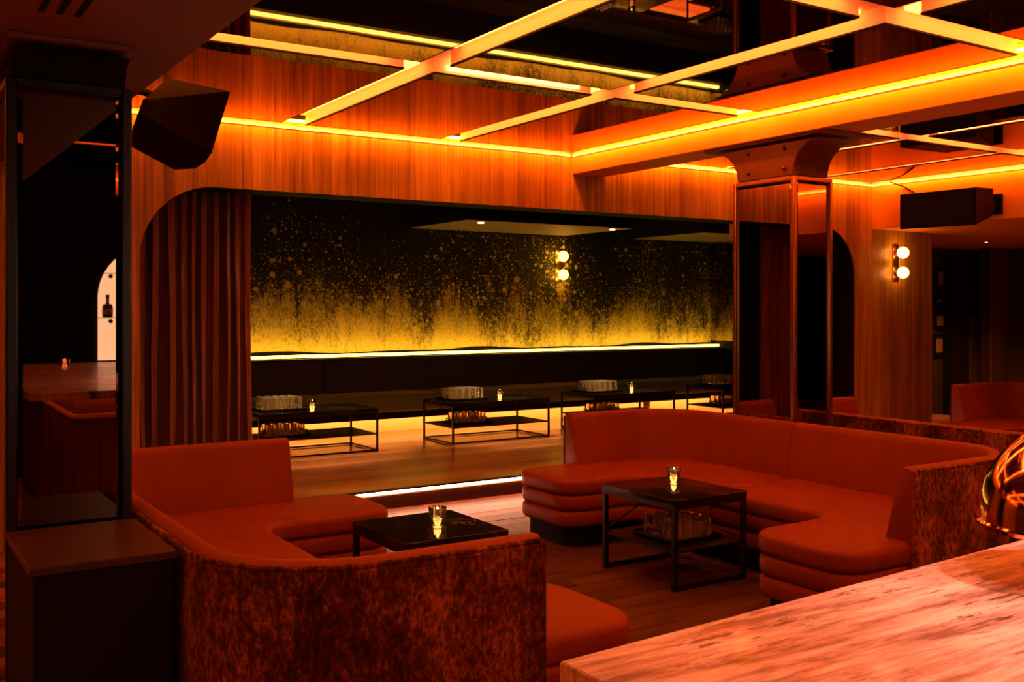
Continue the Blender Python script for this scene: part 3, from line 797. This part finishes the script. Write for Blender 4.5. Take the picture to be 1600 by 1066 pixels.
# ================================================================== RECESS: pictures, door, downlights
rw_y = 9.2
def pic(px, y0, y1, w_, label):
    a = pt(px-w_/2, y0, rw_y); b = pt(px+w_/2, y1, rw_y)
    p = thing('picture_frame', label, 'picture', ((a[0]+b[0])/2, rw_y, b[2]), 'pictures on the recess wall')
    x0, x1, z0, z1 = a[0], b[0], b[2], a[2]; t = .05
    f = MB()
    for q in ((x0, x1, z0, z0+t), (x0, x1, z1-t, z1), (x0, x0+t, z0+t, z1-t), (x1-t, x1, z0+t, z1-t)): f.box(q[0], q[1], rw_y-.03, rw_y, q[2], q[3])
    f.build('frame', 'black', p, .003)
    B('print', 'photo', p, x0+t, x1-t, rw_y-.012, rw_y-.002, z0+t, z1-t)
pic(1468, 419, 452, 17, 'uppermost framed picture on the dark recess wall')
pic(1466, 462, 478, 15, 'smallest framed picture, second from the top on the recess wall')
pic(1468, 487, 514, 19, 'squarish framed picture, third from the top on the recess wall')
pic(1466, 522, 556, 18, 'lowest framed picture on the dark recess wall')
a = pt(1487, 390, 9.1); b = pt(1545, 390, 9.1)
dr = struct(B('door_1', 'dark_wood', None, a[0], b[0]-.05, 9.14, 9.19, 0, 2.3))
for x in (a[0]-.05, b[0]-.05): B('door_frame', 'black', dr, x-.02, x+.06, 9.10, 9.2, 0, 2.36)
B('door_leaf_panel', 'brown_wood', dr, a[0]+.5, b[0]-.06, 9.12, 9.141, .1, 1.45)
hx = pt(1537, 540, 9.1)[0]
MB().box(hx-.03, hx+.02, 9.05, 9.075, 1.02, 1.30).build('pull_handle', 'brass', dr, .005)
for z in (1.05, 1.26): MB().box(hx-.015, hx+.005, 9.07, 9.125, z-.01, z+.01).build('handle_post', 'brass', dr)
x = pt(1549, 400, 8.7)[0]
pw = struct(B('wall_panelled', 'dark_wood', None, x-.02, 14.4, 8.72, 8.85, 0, 2.47))
for k in range(3):
    xa = x+.004+k*.52; B('wood_panel', 'brown_wood', pw, xa, min(xa+.514, 14.39), 8.70, 8.722, 0, 2.46, bevel=.002)
for (px, py, Y, r, l) in ((1465, 365, 8.3, .10, 'round recessed downlight in the lower ceiling past the bulkhead'), (1541, 378, 8.9, .03, 'tiny recessed pin spot in the lower ceiling above the door')):
    p = pt(px, py, Y); t_ = (2.47-1.6)/(p[2]-1.6); p = (p[0]*t_, p[1]*t_, 2.47)
    if p[1] > 9.1: p = (p[0]*9/p[1], 9.0, 2.47)
    d_ = thing('ceiling_downlight', l, 'ceiling light', p)
    MB().lathe([(r, -.006), (r, .0)], p, 20).build('trim_ring', 'cream', d_)
    MB().lathe([(r*.55, -.009), (r*.55, -.006)], p, 16).build('lens', 'spot' if r < .05 else 'cream', d_)

# ================================================================== COPPER LAMP on the counter
cx, cy = 1.985, 1.045
cl = thing('table_lamp', 'polished copper dome lamp on the bar counter at the right edge', 'lamp', (cx, cy, 1.08))
rd = .19; zb = 1.178
pr = [(rd*1.015, zb-.004), (rd*1.02, zb+.004)]+[(max(rd*cos(PI/2*k/14), .002), zb+.008+rd*1.02*sin(PI/2*k/14)) for k in range(15)]
pr += [(max((rd-.006)*cos(PI/2*k/14), .001), zb+.006+(rd-.006)*1.02*sin(PI/2*k/14)) for k in range(14, -1, -1)]
MB().lathe(pr, (cx, cy, 0), 48, cap=False).build('lamp_shade', 'copper', cl, smooth=True)
MB().lathe([(.014, 1.09), (.014, 1.36)], (cx, cy, 0), 16).build('stem', 'copper', cl, smooth=True)
MB().lathe([(.10, 1.081), (.10, 1.088), (.09, 1.095), (.02, 1.10)], (cx, cy, 0), 32).build('lamp_base', 'copper', cl, smooth=True)
